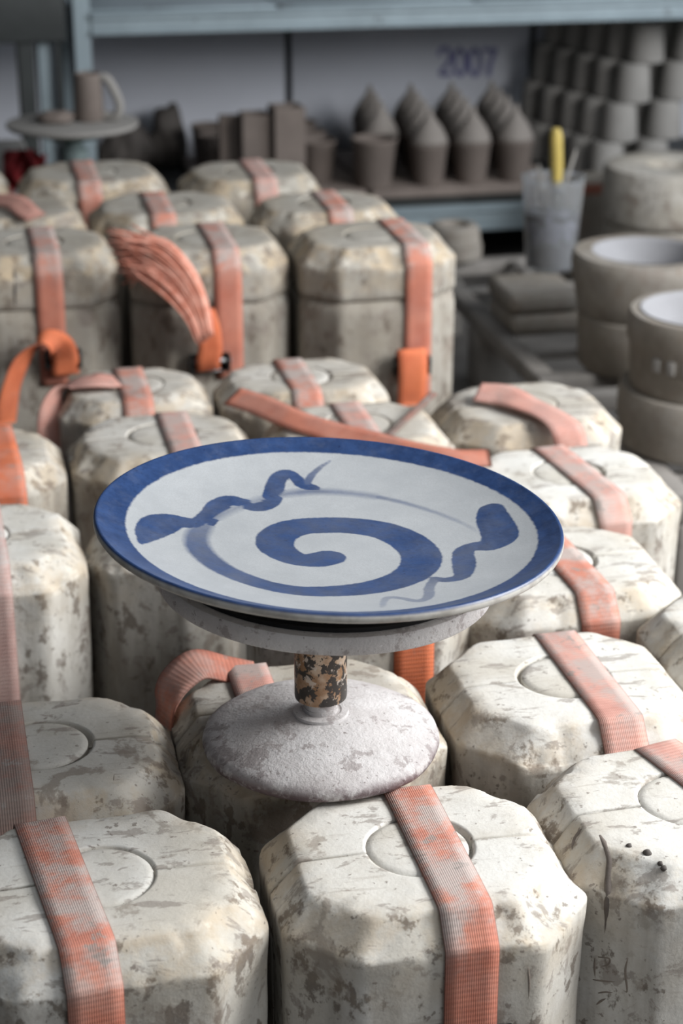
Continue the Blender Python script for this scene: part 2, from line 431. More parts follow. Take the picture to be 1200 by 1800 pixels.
MOULDS = {}
def mould(key, label, x, y, w, top, yaw=0.0, dr=.88, kind='split', mat='plaster', strap=(0.0, 0.0), smat='strap', zf=.0, seed=1, plug=True, c=.2, n=152, seam=.072, swidth=.038, strap_slack=0.0):
    d = w*dr; h = top
    t = thing('strapped_plaster_mould', label, 'plaster mould', (x, y, 0), math.radians(yaw), None)
    mt = M[mat]; cc = w*c
    if kind == 'split':
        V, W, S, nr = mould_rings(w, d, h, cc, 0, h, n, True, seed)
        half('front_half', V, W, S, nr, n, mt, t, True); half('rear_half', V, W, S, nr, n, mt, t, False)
    else:
        V, W, S, nr = mould_rings(w, d, h, cc, 0, h-seam-.0012, n, False, seed); shell('body', V, W, S, nr, n, mt, t)
        V, W, S, nr = mould_rings(w*.997, d*.997, h, cc, h-seam, h, n, True, seed+.37); shell('lid', V, W, S, nr, n, mt, t)
    if plug:
        rp = .0375; rnd = random.Random(seed*11); a = rnd.uniform(0, 6.28)
        o = lathe_obj('plug', [(0, -.007), (rp-.001, -.007), (rp, -.006), (rp, -.0022), (rp-.0015, -.0006), (rp-.006, .0002), (rp*.5, .0003), (0, 0)], mt, t, 64)
        o.location = (.0018*math.cos(a), .0018*math.sin(a), h)
    if strap is not None:
        x0, x1 = strap; P = strap_path(d, h, zf, .02, x0=x0, x1=x1, slack=strap_slack)
        wv = Vector((1, 0, 0)) if abs(x0-x1) < .02 else Vector((d, -(x1-x0), 0)).normalized()
        o = ribbon('strap', P, wv, M[smat], t, swidth, seed=seed); dust_attr(o, h)
    t['_w'] = w; MOULDS[key] = (t, w, d, h); del t['_w']
    return t

#        key label x y w top ...
A = mould('A', 'nearest middle plaster mould, its orange strap ribbed and right of the round plug', .297, 1.127, .220, .34, 0, .9, strap=(.012, .010), zf=.0, seed=1)
B = mould('B', 'nearest left plaster mould, its strap dusty on top and bright orange in front', .067, 1.136, .222, .34, 1, .9, strap=(-.014, -.036), seed=2)
Cm = mould('C', 'plaster mould at the right edge with a long brown drip down its corner', .513, 1.150, .222, .34, 2, .9, strap=(.045, .002), smat='strap_pink', seed=3)
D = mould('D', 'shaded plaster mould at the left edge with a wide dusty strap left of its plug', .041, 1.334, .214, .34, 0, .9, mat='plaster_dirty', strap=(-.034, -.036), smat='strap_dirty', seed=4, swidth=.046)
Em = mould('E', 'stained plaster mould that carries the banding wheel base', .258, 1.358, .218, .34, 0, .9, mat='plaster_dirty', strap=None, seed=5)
Fm = mould('F', 'pale plaster mould right of the banding wheel foot with a dusty pink strap', .483, 1.362, .218, .34, 0, .92, strap=(.022, .018), smat='strap_pink', seed=6)
G = mould('G', 'plaster mould cut by the right edge, only one pale rounded corner in view', .704, 1.425, .222, .34, 0, .9, strap=None, seed=7)
Hm = mould('H', 'plaster mould just right of the plate with a bright orange strap down its front', .555, 1.604, .224, .34, 0, .9, strap=(.012, .004), smat='strap', seed=8)
Im = mould('I', 'pale plaster mould behind the right rim of the plate with a grey dusty strap', .643, 1.830, .226, .34, 0, .88, strap=(.02, .0), smat='strap_pink', seed=9)
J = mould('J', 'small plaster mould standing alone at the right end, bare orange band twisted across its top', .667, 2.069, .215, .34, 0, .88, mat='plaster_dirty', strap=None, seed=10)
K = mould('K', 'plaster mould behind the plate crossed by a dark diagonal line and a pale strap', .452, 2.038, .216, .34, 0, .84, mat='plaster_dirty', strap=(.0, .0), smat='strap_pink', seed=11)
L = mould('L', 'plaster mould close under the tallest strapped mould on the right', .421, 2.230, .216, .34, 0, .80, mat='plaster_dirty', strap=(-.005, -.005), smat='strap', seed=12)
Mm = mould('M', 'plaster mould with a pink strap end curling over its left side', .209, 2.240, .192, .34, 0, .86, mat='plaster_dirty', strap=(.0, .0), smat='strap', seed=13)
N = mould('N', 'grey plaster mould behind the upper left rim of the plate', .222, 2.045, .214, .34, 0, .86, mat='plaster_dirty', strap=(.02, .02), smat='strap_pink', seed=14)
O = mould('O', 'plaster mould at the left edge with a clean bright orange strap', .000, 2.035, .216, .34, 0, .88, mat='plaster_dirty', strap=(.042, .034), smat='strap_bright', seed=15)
P = mould('P', 'tall looking pale plaster mould at the left edge, its face flecked with brown', -.004, 1.782, .226, .34, 0, .9, mat='plaster', strap=(.018, .014), smat='strap_pale', seed=16)
Q = mould('Q', 'narrow streaked plaster mould half hidden under the left rim of the plate', .190, 1.784, .150, .34, -16, 1.1, mat='plaster_dirty', strap=None, seed=17, c=.24)
Rm = mould('R', 'plaster mould behind the banding wheel stem with an orange strap on its front', .352, 1.590, .204, .34, 0, .86, mat='plaster', strap=(.035, .035), smat='strap_bright', seed=18)
# taller lidded moulds behind
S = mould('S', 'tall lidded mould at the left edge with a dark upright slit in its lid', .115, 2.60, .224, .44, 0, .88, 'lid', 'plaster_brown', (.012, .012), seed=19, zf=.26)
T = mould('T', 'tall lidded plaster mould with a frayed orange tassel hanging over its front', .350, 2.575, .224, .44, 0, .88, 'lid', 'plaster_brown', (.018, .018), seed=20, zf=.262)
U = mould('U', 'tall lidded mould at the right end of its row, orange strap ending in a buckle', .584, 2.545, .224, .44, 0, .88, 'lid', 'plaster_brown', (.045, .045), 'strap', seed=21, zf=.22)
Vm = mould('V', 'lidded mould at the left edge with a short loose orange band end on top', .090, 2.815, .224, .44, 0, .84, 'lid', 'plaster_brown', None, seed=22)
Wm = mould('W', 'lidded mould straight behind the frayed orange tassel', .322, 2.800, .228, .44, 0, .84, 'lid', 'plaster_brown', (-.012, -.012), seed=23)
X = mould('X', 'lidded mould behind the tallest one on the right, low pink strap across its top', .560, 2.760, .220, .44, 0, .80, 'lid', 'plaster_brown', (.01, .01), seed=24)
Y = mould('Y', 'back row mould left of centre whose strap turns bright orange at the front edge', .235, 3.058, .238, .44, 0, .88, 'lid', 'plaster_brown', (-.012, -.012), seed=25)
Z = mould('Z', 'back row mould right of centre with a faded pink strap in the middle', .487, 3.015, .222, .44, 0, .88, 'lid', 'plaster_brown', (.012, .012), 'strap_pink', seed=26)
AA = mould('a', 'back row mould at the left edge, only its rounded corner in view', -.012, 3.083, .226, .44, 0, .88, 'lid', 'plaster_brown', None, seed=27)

# ------------------------------------------------------------------ banding wheel
SX, SY, SZ = on_z(564, 1289, .352).x, on_z(561, 1289, .352).y, .3425
st = thing('banding_wheel', 'worn white banding wheel on a domed foot, standing on a plaster mould', 'banding wheel', (SX, SY, SZ))
o = lathe_obj('foot', [(0, .0), (.088, 0), (.0925, .002), (.094, .006), (.0925, .0105), (.088, .0135), (.075, .0175), (.055, .0225), (.035, .0262), (.022, .0280), (0, .0285)], M['white_wear'], st, 96, crisp=math.radians(60))
me = o.data
for v in me.vertices:
    q = v.co*22; v.co += noise.noise_vector(q)*.0011 + noise.noise_vector(q*4)*.0004
set_attr(o, 'grime', [max(0, min(1, (math.hypot(v.co.x, v.co.y)-.086)/.006)) * (1.0 if v.co.z < .0095 else .55) for v in me.vertices])
lathe_obj('flange', [(0, .0275), (.0215, .0275), (.022, .0285), (.0215, .0305), (.0165, .0312), (.016, .0305), (.0135, .0305), (.0135, .034), (0, .034)], M['white_wear'], st, 48)
lathe_obj('shaft', [(.0, .030), (.0128, .030), (.0128, .060), (0, .060)], M['white_wear'], st, 40)
lathe_obj('collar', [(0, .0415), (.0180, .0415), (.0203, .043), (.0206, .045), (.0206, .0905), (.0226, .0914), (.0226, .0934), (.0206, .0942), (.0206, .124), (.0192, .1245), (.0192, .127), (.0206, .1275), (.0206, .141), (0, .141)], M['rust'], st, 48)
HEADZ, TILT = .1395, math.radians(2.6)
head_rot = Matrix.Rotation(AZ*-1, 4, 'Z') @ Matrix.Rotation(TILT, 4, 'Y')
head = lathe_obj('wheel_head', [(0, 0), (.123, 0), (.1272, .001), (.1280, .002), (.1280, .0140), (.1272, .0150), (.122, .0152), (0, .0152)], M['white_wear'], st, 128)
head.matrix_local = Matrix.Translation((.004, 0, HEADZ)) @ head_rot
mat_prof = [(0, .0154), (.1200, .0154), (.1207, .0160), (.1207, .0190), (.1200, .0196)]
for i in range(10):
    r = .1175-.009*i; mat_prof += [(r, .0198), (r-.001, .0190), (r-.002, .0190), (r-.003, .0198)]
mat_prof += [(0, .0198)]
o = lathe_obj('rubber_mat', mat_prof, M['rubber'], head, 96)

# ------------------------------------------------------------------ painted plate
PR = .1760
inner = [(0, -.0235), (.03, -.0233), (.06, -.0225), (.09, -.0205), (.115, -.0172), (.135, -.0132), (.150, -.0092), (.162, -.0052), (.170, -.0018), (.1735, -.0002)]
under = [(.1748, .0003), (.1760, -.0006), (.1768, -.0022), (.1768, -.0048), (.1756, -.0068), (.172, -.0084), (.160, -.0115), (.140, -.0190), (.118, -.0262), (.104, -.0296), (.1035, -.0340), (.099, -.0342), (.098, -.0300), (.05, -.0300), (0, -.0300)]
def dense(prof, m):
    a = catmull([(r, 0, z) for r, z in prof], m); return [(max(0, p.x), p.z) for p in a]
prof_in = dense(inner, 14)
bm = bmesh.new(); add_lathe(bm, prof_in + under, 300)
PLTILT = math.radians(3.1)
plate = bm_obj('painted_plate', bm, None, None, True)
tag(plate, 'large stoneware plate painted with a blue spiral, on the banding wheel', 'plate')
prot = Matrix.Rotation(-AZ, 4, 'Z') @ Matrix.Rotation(PLTILT, 4, 'Y') @ Matrix.Rotation(math.radians(-.2), 4, 'X')
headtop = Vector((SX, SY, SZ+HEADZ)) + head_rot.to_3x3() @ Vector((0, 0, .0200))
plate.matrix_world = Matrix.Translation(headtop + Vector((.0045, 0, 0)) + prot.to_3x3() @ Vector((0, 0, .0352))) @ prot
PM = plate.matrix_world.copy(); PMi = PM.inverted()
def surf_z(r):
    for (r0, z0), (r1, z1) in zip(prof_in, prof_in[1:]):
        if r0 <= r <= r1: return z0 + (z1-z0)*(r-r0)/max(1e-9, r1-r0)
    return 0
def to_plate(px, py):
    o_ = PMi @ CAMP; d_ = PMi.to_3x3() @ ray(px, py); z = -.02
    for _ in range(12):
        p = o_ + d_*((z-o_.z)/d_.z); z = surf_z(min(.1735, math.hypot(p.x, p.y)))
    return p.x, p.y
# brush strokes: (x, y) measured on the photo's plate, half width of the brush, strength of the blue
def cx(x, y): return to_plate(140 + x/1.36364, 740 + y/1.36429)
spiral = [((598,327),30,1),((570,333),31,1),((535,334),27,1),((500,324),30,1),((470,302),34,1),((474,276),35,1),((515,256),35,1),((585,250),35,1),((660,252),36,1),((730,264),37,1),((785,288),38,1),((817,320),37,1),((812,352),35,1),((780,376),33,1),((730,393),31,1),((670,404),29,1),((600,409),27,1),((530,408),25,.97),((460,397),24,.95),((390,376),24,.93),((335,350),24,.9),((295,318),24,.88),((280,290),22,.85),((288,262),19,.75),((325,230),12,.55),((400,200),10,.5),((470,180),10,.6),((540,170),10,.75),((620,171),8,.7),((700,180),7,.62),((780,197),6,.52),((860,222),5,.42),((920,247),4,.32),((960,269),2.5,.2)]
zig_l = [((147,293),5,1),((165,270),24,1),((190,250),34,1),((218,240),28,1),((250,243),23,1),((288,247),22,1),((313,226),21,1),((335,202),22,1),((362,190),18,1),((392,198),20,1),((425,205),21,1),((455,194),20,1),((466,165),19,1),((475,138),17,1),((497,126),14,1),((517,136),13,1),((532,152),13,1),((556,160),13,1),((574,164),4,.9)]
tail_l = [((540,158),9,.9),((556,130),7,.8),((580,108),4.5,.7),((604,86),2,.55)]
zig_r = [((986,214),25,1),((989,232),30,1),((1000,255),33,1),((1007,279),33,1),((985,297),25,.97),((945,301),18,.95),((920,314),19,.95),((921,345),21,.95),((915,372),15,.95),((880,381),12,.9),((850,377),8,.85)]
tail_r = [((852,378),9,.8),((838,398),9,.62),((836,420),9,.6),((812,432),8,.55),((770,425),7,.5),((735,425),7,.42),((724,446),4,.32)]
PXM = 1/2350.0
nv = len(plate.data.vertices); co = np.zeros(nv*3); plate.data.vertices.foreach_get('co', co); co = co.reshape(-1, 3)
rr = np.hypot(co[:, 0], co[:, 1])
best = np.full(nv, 1.0); alpha = np.ones(nv); soft = np.full(nv, .0008)
for stroke in (spiral, zig_l, tail_l, zig_r, tail_r):
    pts = [Vector((*cx(*p), 0)) for p, w_, a_ in stroke]
    fine = catmull(pts, 6); ext = catmull([Vector((w_*PXM, a_, 0)) for p, w_, a_ in stroke], 6)
    for i in range(len(fine)-1):
        a, b = np.array(fine[i][:2]), np.array(fine[i+1][:2]); ab = b-a; L2 = max(1e-12, ab@ab)
        t = np.clip(((co[:, :2]-a)@ab)/L2, 0, 1)
        dd = np.hypot(co[:, 0]-(a[0]+t*ab[0]), co[:, 1]-(a[1]+t*ab[1])) - (ext[i].x*(1-t) + ext[i+1].x*t)
        al = ext[i].y*(1-t) + ext[i+1].y*t
        sf_ = .0008 if (stroke is not spiral or i < 110) else (.0008 + .0034*min(1, (i-110)/40) if i < 175 else .0016)
        m_ = dd < best; soft = np.where(m_, sf_, soft); best = np.where(m_, dd, best); alpha = np.where(m_, al, alpha)
ang = np.arctan2(co[:, 1], co[:, 0])
edge_r = .1555 + .0025*np.sin(ang*1.0+.6) + .0012*np.sin(ang*3+1)
is_under = np.zeros(nv); nin = len(prof_in)
ring_idx = np.concatenate([[0], 1 + np.arange(nv-2)//300, [len(prof_in)+len(under)-1]])
is_under = (ring_idx >= nin+2).astype(float)
set_attr(plate, 'stroke', np.clip(best, -.02, .05)); set_attr(plate, 'strength', np.clip(alpha, 0, 1))
set_attr(plate, 'soft', soft); set_attr(plate, 'band', edge_r-rr); set_attr(plate, 'under', is_under); set_attr(plate, 'radius', rr)

k = NT('blue_and_grey_glaze'); tc = k.node('ShaderNodeTexCoord').outputs['Object']
edge = k.math('MULTIPLY', k.math('SUBTRACT', k.noise(tc, 190, 4, .6), .5), .0024)
cloud = k.noise(tc, 34, 5, .6); speck = k.noise(tc, 900, 3, .6); speck2 = k.noise(tc, 330, 3, .6)
grey = k.mix(k.step(cloud, .3, .7), (.425, .445, .463), (.375, .395, .415))
grey = k.mix(k.step(speck, .35, .68, 0, .6), grey, (.345, .355, .365))
grey = k.mix(k.step(speck2, .73, .78, 0, .5), grey, (.24, .22, .20))
blue = k.mix(k.step(k.noise(tc, 70, 6, .7), .3, .72), (.015, .037, .110), (.027, .062, .172))
blue = k.mix(k.step(speck2, .60, .74, 0, .75), blue, (.010, .020, .062))
s_ = k.math('ADD', k.attr('stroke'), edge)
f1 = k.math('MULTIPLY', k.math('SUBTRACT', .5, k.math('DIVIDE', s_, k.math('MULTIPLY', k.attr('soft'), 2.0)), True), k.math('MULTIPLY', k.attr('strength'), k.step(cloud, .2, .8, .86, 1.0)))
bn = k.math('ADD', k.attr('band'), edge)
f2 = k.math('MULTIPLY', k.step(bn, -.0012, .0012, 1, 0), k.step(k.noise(k.map(tc, (60, 60, 60)), 1, 6, .7), .30, .55, .95, 1))
fac = k.math('MAXIMUM', f1, f2)
col = k.mix(fac, grey, blue)
col = k.mix(k.attr('under'), col, k.mix(k.step(k.noise(tc, 80, 5), .4, .65), (.52, .505, .47), (.38, .36, .33)))
nrm = k.bump(k.noise(tc, 260, 4), .0003, .35); nrm = k.bump(k.noise(tc, 18, 3), .0015, .25, nrm)
plate.data.materials.append(k.out(col, .36, nrm, spec=.5))

# ------------------------------------------------------------------ straps that leave their mould
def loc_of(t, w): return t.matrix_basis.inverted() @ Vector(w)
def free_strap(t, pts, wv, mat, width=.036, name='loose_strap_end', m=8, dusty=.25, seed=0):
    """pts: world points; wv: one across vector or one per point"""
    P = [loc_of(t, p) for p in catmull(pts, m)]
    R3 = t.matrix_basis.to_3x3().inverted()
    if isinstance(wv, list):
        Wv = [R3 @ w for w in catmull(wv, m)]
    else: Wv = R3 @ Vector(wv)
    o = ribbon(name, P, Wv, M[mat], t, width, seed=seed); set_attr(o, 'dust', [dusty]*len(o.data.vertices)); return o
# the band on E and its end looping over the left side
P_ = strap_path(.218*.9, .34, .0, .02, x0=-.037, x1=-.037)[26:]; o = ribbon('strap', P_, Vector((1, 0, 0)), M['strap_pink'], Em, .036, seed=5); dust_attr(o, .34)
free_strap(Em, [on_y(452, 1184, 1.432), on_y(405, 1176, 1.430), on_y(352, 1166, 1.425), on_y(314, 1190, 1.415), on_y(292, 1228, 1.405), on_y(286, 1275, 1.40)],
           [Vector((.25, 1, .1)), Vector((.2, 1, .15)), Vector((0, 1, .3)), Vector((-.1, 1, .35)), Vector((-.2, 1, .3)), Vector((-.2, 1, .3))], 'strap', .036, dusty=.5)
# J: one band thrown over, twisted on its edge at the far end
free_strap(J, [on_z(838, 690, .352), on_z(880, 695, .352), on_z(925, 712, .350), on_z(965, 730, .3475), on_y(992, 752, 1.968), on_y(1003, 786, 1.958), on_y(1006, 830, 1.956)],
           [Vector((-.2, 1, .2)), Vector((.1, 1, .3)), Vector((.5, .9, .1)), Vector((.9, .35, 0)), Vector((1, .1, 0)), Vector((1, 0, 0)), Vector((1, 0, 0))], 'strap_pink', .040, 'strap', dusty=.35)
# K: an end lying slack from the left across two moulds
free_strap(K, [on_z(408, 697, .354), on_z(455, 712, .353), on_z(510, 736, .350), on_z(570, 756, .3475), on_z(640, 774, .347), on_z(715, 794, .3475), on_z(790, 806, .350), on_z(862, 806, .350)],
           Vector((-.12, 1, .25)), 'strap', .032, dusty=.2)
# M: end curling over the left side
free_strap(Mm, [on_z(205, 668, .348), on_z(165, 668, .352), on_y(122, 676, 2.235), on_y(98, 702, 2.225), on_y(90, 745, 2.215), on_y(96, 800, 2.21)],
           [Vector((.3, 1, 0)), Vector((.35, 1, .1)), Vector((.5, 1, .1)), Vector((.8, .8, .1)), Vector((1, .5, 0)), Vector((1, .4, 0))], 'strap_pink', .040, dusty=.3)
# V: short end lying on the lid
free_strap(Vm, [on_z(-40, 352, .4435), on_z(0, 352, .449), on_z(28, 357, .452), on_z(48, 374, .447), on_z(64, 383, .443)], Vector((.45, 1, .25)), 'strap_pink', .036, dusty=.1)
# S: buckle and a stiff loop
fy = 2.60-.224*.88/2
def at_front(t, px, py, off): return loc_of(t, on_y(px, py, off))
p = at_front(S, 110, 628, fy-.003); make_buckle(S, p.x, p.y, p.z)
free_strap(S, [on_y(116, 660, fy-.012), on_y(114, 630, fy-.020), on_y(104, 608, fy-.040), on_y(72, 603, fy-.055), on_y(38, 634, fy-.06), on_y(18, 684, fy-.06), on_y(8, 745, fy-.055)],
           [Vector((1, .1, 0)), Vector((1, .1, 0)), Vector((.9, .5, .1)), Vector((.7, .8, .1)), Vector((.75, .7, 0)), Vector((.75, .7, 0)), Vector((.8, .6, 0))], 'strap_bright', .038, dusty=.15)
# U: buckle, clean end folded down over it
fy = 2.545-.224*.88/2
p = at_front(U, 722, 640, fy-.003); make_buckle(U, p.x, p.y, p.z, .040)
free_strap(U, [on_y(720, 640, fy-.010), on_y(722, 616, fy-.014), on_y(725, 622, fy-.024), on_y(725, 660, fy-.026), on_y(722, 712, fy-.018)], Vector((1, .05, 0)), 'strap_bright', .042, dusty=.1)
# T: buckle and frayed tassel
fy = 2.575-.224*.88/2
p = at_front(T, 367, 636, fy-.004); make_buckle(T, p.x, p.y, p.z, .044)
free_strap(T, [on_y(366, 652, fy-.012), on_y(366, 636, fy-.020), on_y(370, 612, fy-.024), on_y(366, 580, fy-.026), on_y(356, 548, fy-.030)], Vector((1, .05, 0)), 'strap_bright', .034, dusty=.1)
rnd = random.Random(4); bm = bmesh.new()
for i in range(190):
    u = rnd.uniform(-1, 1); q = rnd.uniform(-1, 1)
    hi = [(374, 588), (364, 530), (338, 468), (288, 420), (rnd.uniform(176, 240), rnd.uniform(388, 430))]
    lw = [(348, 600), (328, 562), (288, 520), (246, 492), (rnd.uniform(205, 240), rnd.uniform(455, 510))]
    f_ = (u+1)/2; offs = (-.028, -.036, -.040, -.030, -.012)
    pts = []
    for h_, l_, o_ in zip(hi, lw, offs):
        pts.append(on_y(h_[0]*(1-f_)+l_[0]*f_ + 3*q, h_[1]*(1-f_)+l_[1]*f_ + rnd.uniform(-5, 5)*(0.3+f_), fy + o_ + q*.012))
    pts = catmull(pts[:4 if rnd.random() < .3 else 5], 4)
    rw = rnd.uniform(.0009, .0019)
    add_tube(bm, [loc_of(T, p_) for p_ in pts], lambda t, rw=rw: rw*(1-.35*t), 5)
o = bm_obj('frayed_end', bm, None, T, True); o['kind'] = 'stuff'; o['label'] = 'frayed orange strands'
kk = NT('frayed_orange_yarn'); v = kk.obj(); kk.out(kk.mix(kk.step(kk.noise(v, 70, 4), .35, .65), (.80, .42, .33), (.66, .27, .19)), .85, spec=.2); o.data.materials.append(kk.m)
# A: buckle just at the lower frame edge
fy = 1.127-.22*.9/2
p = at_front(A, 836, 1834, fy-.003); make_buckle(A, p.x, p.y, p.z, .040)

# ------------------------------------------------------------------ steel rack at the back
RY = 3.89; DZ = .165
def angle_post(name, x, y, z1, mat, parent, sx=1, w=.038, sy=1):
    bm = bmesh.new(); add_box(bm, (min(0, sx*w), 0 if sy > 0 else -.003, 0), (max(0, sx*w), .003 if sy > 0 else 0, z1)); add_box(bm, (min(0, sx*.003), min(0, sy*w), 0), (max(0, sx*.003), max(0, sy*w), z1))
    o = bm_obj(name, bm, mat, parent); o.location = (x, y, 0); return o
x0 = on_y(130, 100, RY).x; x1 = x0 + 2.1; RB = RY + .62
rack = thing('storage_rack', 'grey steel storage rack along the back with two shelf levels', 'rack', (x0, RY, 0))
for (xx, yy, sx, sy) in ((0, 0, 1, 1), (2.1, 0, -1, 1), (0, .62, 1, -1), (2.1, .62, -1, -1)): angle_post('post', xx, yy, 1.25, M['rack'], rack, sx, .036, sy)
def beam(name, lo, hi, parent, mat):
    bm = bmesh.new(); lo, hi = Vector(lo), Vector(hi); h = hi.z-lo.z
    add_box(bm, lo, hi, .002, 1); add_box(bm, (lo.x, lo.y-.006, hi.z-h*.28), (hi.x, lo.y+.004, hi.z), .002, 1); add_box(bm, (lo.x, lo.y-.006, lo.z), (hi.x, lo.y+.004, lo.z+h*.2), .002, 1)
    return bm_obj(name, bm, mat, parent)
ub0, ub1 = on_y(600, 50, RY).z, on_y(600, 12, RY).z
beam('beam', (.036, -.004, DZ-.062), (2.064, .03, DZ-.004), rack, M['rack']); beam('beam', (.036, -.004, ub0), (2.064, .03, ub1), rack, M['rack'])
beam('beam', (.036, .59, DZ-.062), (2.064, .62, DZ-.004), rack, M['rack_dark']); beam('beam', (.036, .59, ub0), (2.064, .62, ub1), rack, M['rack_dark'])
for i in range(5):
    a = .003 + i*2.094/5; b = a + 2.094/5 - .004
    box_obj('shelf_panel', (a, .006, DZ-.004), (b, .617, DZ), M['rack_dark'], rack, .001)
    box_obj('shelf_panel', (a, .006, ub1), (b, .617, ub1+.006), M['rack'], rack, .001)
# boards standing behind the rack
BY = RB + .012
jx = [on_y(p_, 130, BY).x for p_ in (152, 507, 934)] + [on_y(1330, 130, BY).x]
labs = ['plain grey white board behind the rack, left of the upright joint', 'wide grey white board behind the rack with blue handwritten number', 'grey white board behind the rack at the right, behind the stacked cups']
bz = 0.0; boards = []
for i in range(3):
    t = tag(box_obj('backing_board', (jx[i]+.008, BY, bz), (jx[i+1]-.008, BY+.012, .95), M['panel'], None, .002), labs[i], 'board'); boards.append(t)
t = tag(box_obj('backing_board', (on_y(-60, 130, BY).x, BY, 0), (jx[0]-.055, BY+.012, .95), M['panel'], None, .002), 'grey white board at the left edge behind the uprights', 'board')
# 2007 in blue marker on the middle board
def stroke_txt(chars, px0, py0, px1, py1):
    G = {'2': [[(0,.78),(.2,1),(.75,1),(.95,.75),(.8,.5),(.1,.06),(1,.03)]], '0': [[(.5,1),(.1,.8),(.02,.5),(.1,.2),(.5,0),(.9,.2),(.98,.5),(.9,.8),(.5,1)]], '7': [[(0,.97),(1,.97),(.55,.45),(.4,0)]]}
    bm = bmesh.new(); n = len(chars); lift = 0.0
    for i, ch in enumerate(chars):
        for ln in G[ch]:
            pts = [on_y(px0+(px1-px0)*(i+.08+.76*u)/n, py1+(py0-py1)*v_, BY-.0012) for u, v_ in ln]
            path = catmull(pts, 4) if ch != '7' else pts
            for a, b in zip(path, path[1:]):
                d = (b-a).normalized(); s_ = Vector((d.z, 0, -d.x))*.0052; e = d*.003
                lift += .00004; q = [p_-Vector((0, lift, 0)) for p_ in (a-e-s_, a-e+s_, b+e+s_, b+e-s_)]; q2 = [p_+Vector((0, .0012+lift, 0)) for p_ in q]
                vs = [bm.verts.new(p_) for p_ in q+q2]
                for f in ((0,1,2,3), (7,6,5,4), (0,4,5,1), (1,5,6,2), (2,6,7,3), (3,7,4,0)): bm.faces.new([vs[z_] for z_ in f])
    return bm_obj('handwritten_number', bm, M['ink'], boards[1])
stroke_txt('2007', 770, 86, 874, 132)
# a second, darker rack further left
rk2 = thing('storage_rack', 'dark steel rack frame at the far upper left corner', 'rack', (on_y(-60, 100, 3.89).x, 3.89, 0))
wd2 = on_y(118, 100, 3.89).x - on_y(-60, 100, 3.89).x
angle_post('post', wd2-.01, 0, 1.3, M['rack_dark'], rk2, -1, .012); angle_post('post', on_y(30, 100, 3.89).x-on_y(-60, 100, 3.89).x, 0, 1.3, M['rack_dark'], rk2, 1, .034)
angle_post('post', on_y(66, 100, 3.89).x-on_y(-60, 100, 3.89).x, .02, 1.3, M['rack'], rk2, 1, .030)
z2 = on_y(60, 74, 3.89).z
box_obj('shelf_panel', (-.4, -.01, z2), (wd2, .02, z2+.14), M['rack_dark'], rk2, .003)
box_obj('shelf_panel', (-.4, .02, z2), (wd2, .30, z2+.012), M['rack_dark'], rk2, .003)
box_obj('shelf_panel', (-.4, 0, .12), (wd2, .30, .14), M['rack_dark'], rk2, .003)

# ware boards, jars, pots, cups
def deck(px, py, z=DZ): return on_z(px, py, z)
def jar_proto(name, label, loc, group, s=1.0, lid=True):
    t = thing(name, label, 'jar' if lid else 'pot', loc, 0, group)
    lathe_obj('body', [(0, 0), (.030*s, 0), (.032*s, .003*s), (.0405*s, .082*s), (.0425*s, .084*s), (.043*s, .089*s), (.0415*s, .091*s), (.0385*s, .089*s), (.032*s, .02*s), (0, .016*s)], M['bisque'], t, 28)
    if lid: lathe_obj('lid', [(.040*s, .0915*s), (.0415*s, .094*s), (.039*s, .103*s), (.030*s, .122*s), (.018*s, .138*s), (.0085*s, .150*s), (.007*s, .160*s), (.004*s, .167*s), (0, .169*s)], M['lid_clay'], t, 28)
    return t
bd0 = deck(655, 352); BW = .62
wb = tag(box_obj('ware_board', (bd0.x, bd0.y, DZ+.001), (bd0.x+.43, bd0.y+.46, DZ+.019), M['board'], None, .002), 'clay stained ware board under the lidded jars on the lower shelf', 'board')
wb2 = tag(box_obj('ware_board', (bd0.x-.36, bd0.y+.01, DZ+.001), (bd0.x-.012, bd0.y+.47, DZ+.019), M['board'], None, .002), 'clay stained ware board under the open pots on the lower shelf', 'board')
jz = DZ+.0195; jp = None; GJ = 'lidded clay jars on the lower shelf'
jf = [on_z(px_, 330, jz) for px_ in (762, 846, 921)]
y0j = bd0.y+.055
rowname = ['front row', 'second row', 'third row', 'rear row']
posname = ['first', 'second', 'third', 'fourth', 'fifth']
for r in range(4):
    for c_ in range(4 if r else 3):
        xx = on_z(762, 330, jz).x + .0985*c_ - (.0985 if r else 0); yy = y0j + .105*r
        if r: xx += .012*r
        if xx > bd0.x+.385 or xx < bd0.x+.04: continue
        lab = 'cone lidded clay jar, %s from left in the %s on the shelf' % (posname[c_], rowname[r])
        if jp is None: jp = jar_proto('lidded_jar', lab, (xx, yy, jz), GJ, 1.0, 2)
        else: dup(jp, (xx, yy, jz), r*.7+c_, lab, GJ)
bigp = jar_proto('clay_pot', 'largest open clay pot at the front of the ware board', (on_z(662, 332, jz).x, y0j-.004, jz), 'open clay pots on the lower shelf', 1.18, False)
op = None
for r in range(3):
    for c_ in range(3):
        xx = bd0.x-.305+.105*c_; yy = bd0.y+.14+.115*r
        lab = 'open clay pot, %s from left in the %s of its board' % (posname[c_], ['front row', 'middle row', 'rear row'][r])
        if op is None: op = jar_proto('clay_pot', lab, (xx, yy, jz), 'open clay pots on the lower shelf', 1.0, False)
        else: dup(op, (xx, yy, jz), c_+r, lab, 'open clay pots on the lower shelf')
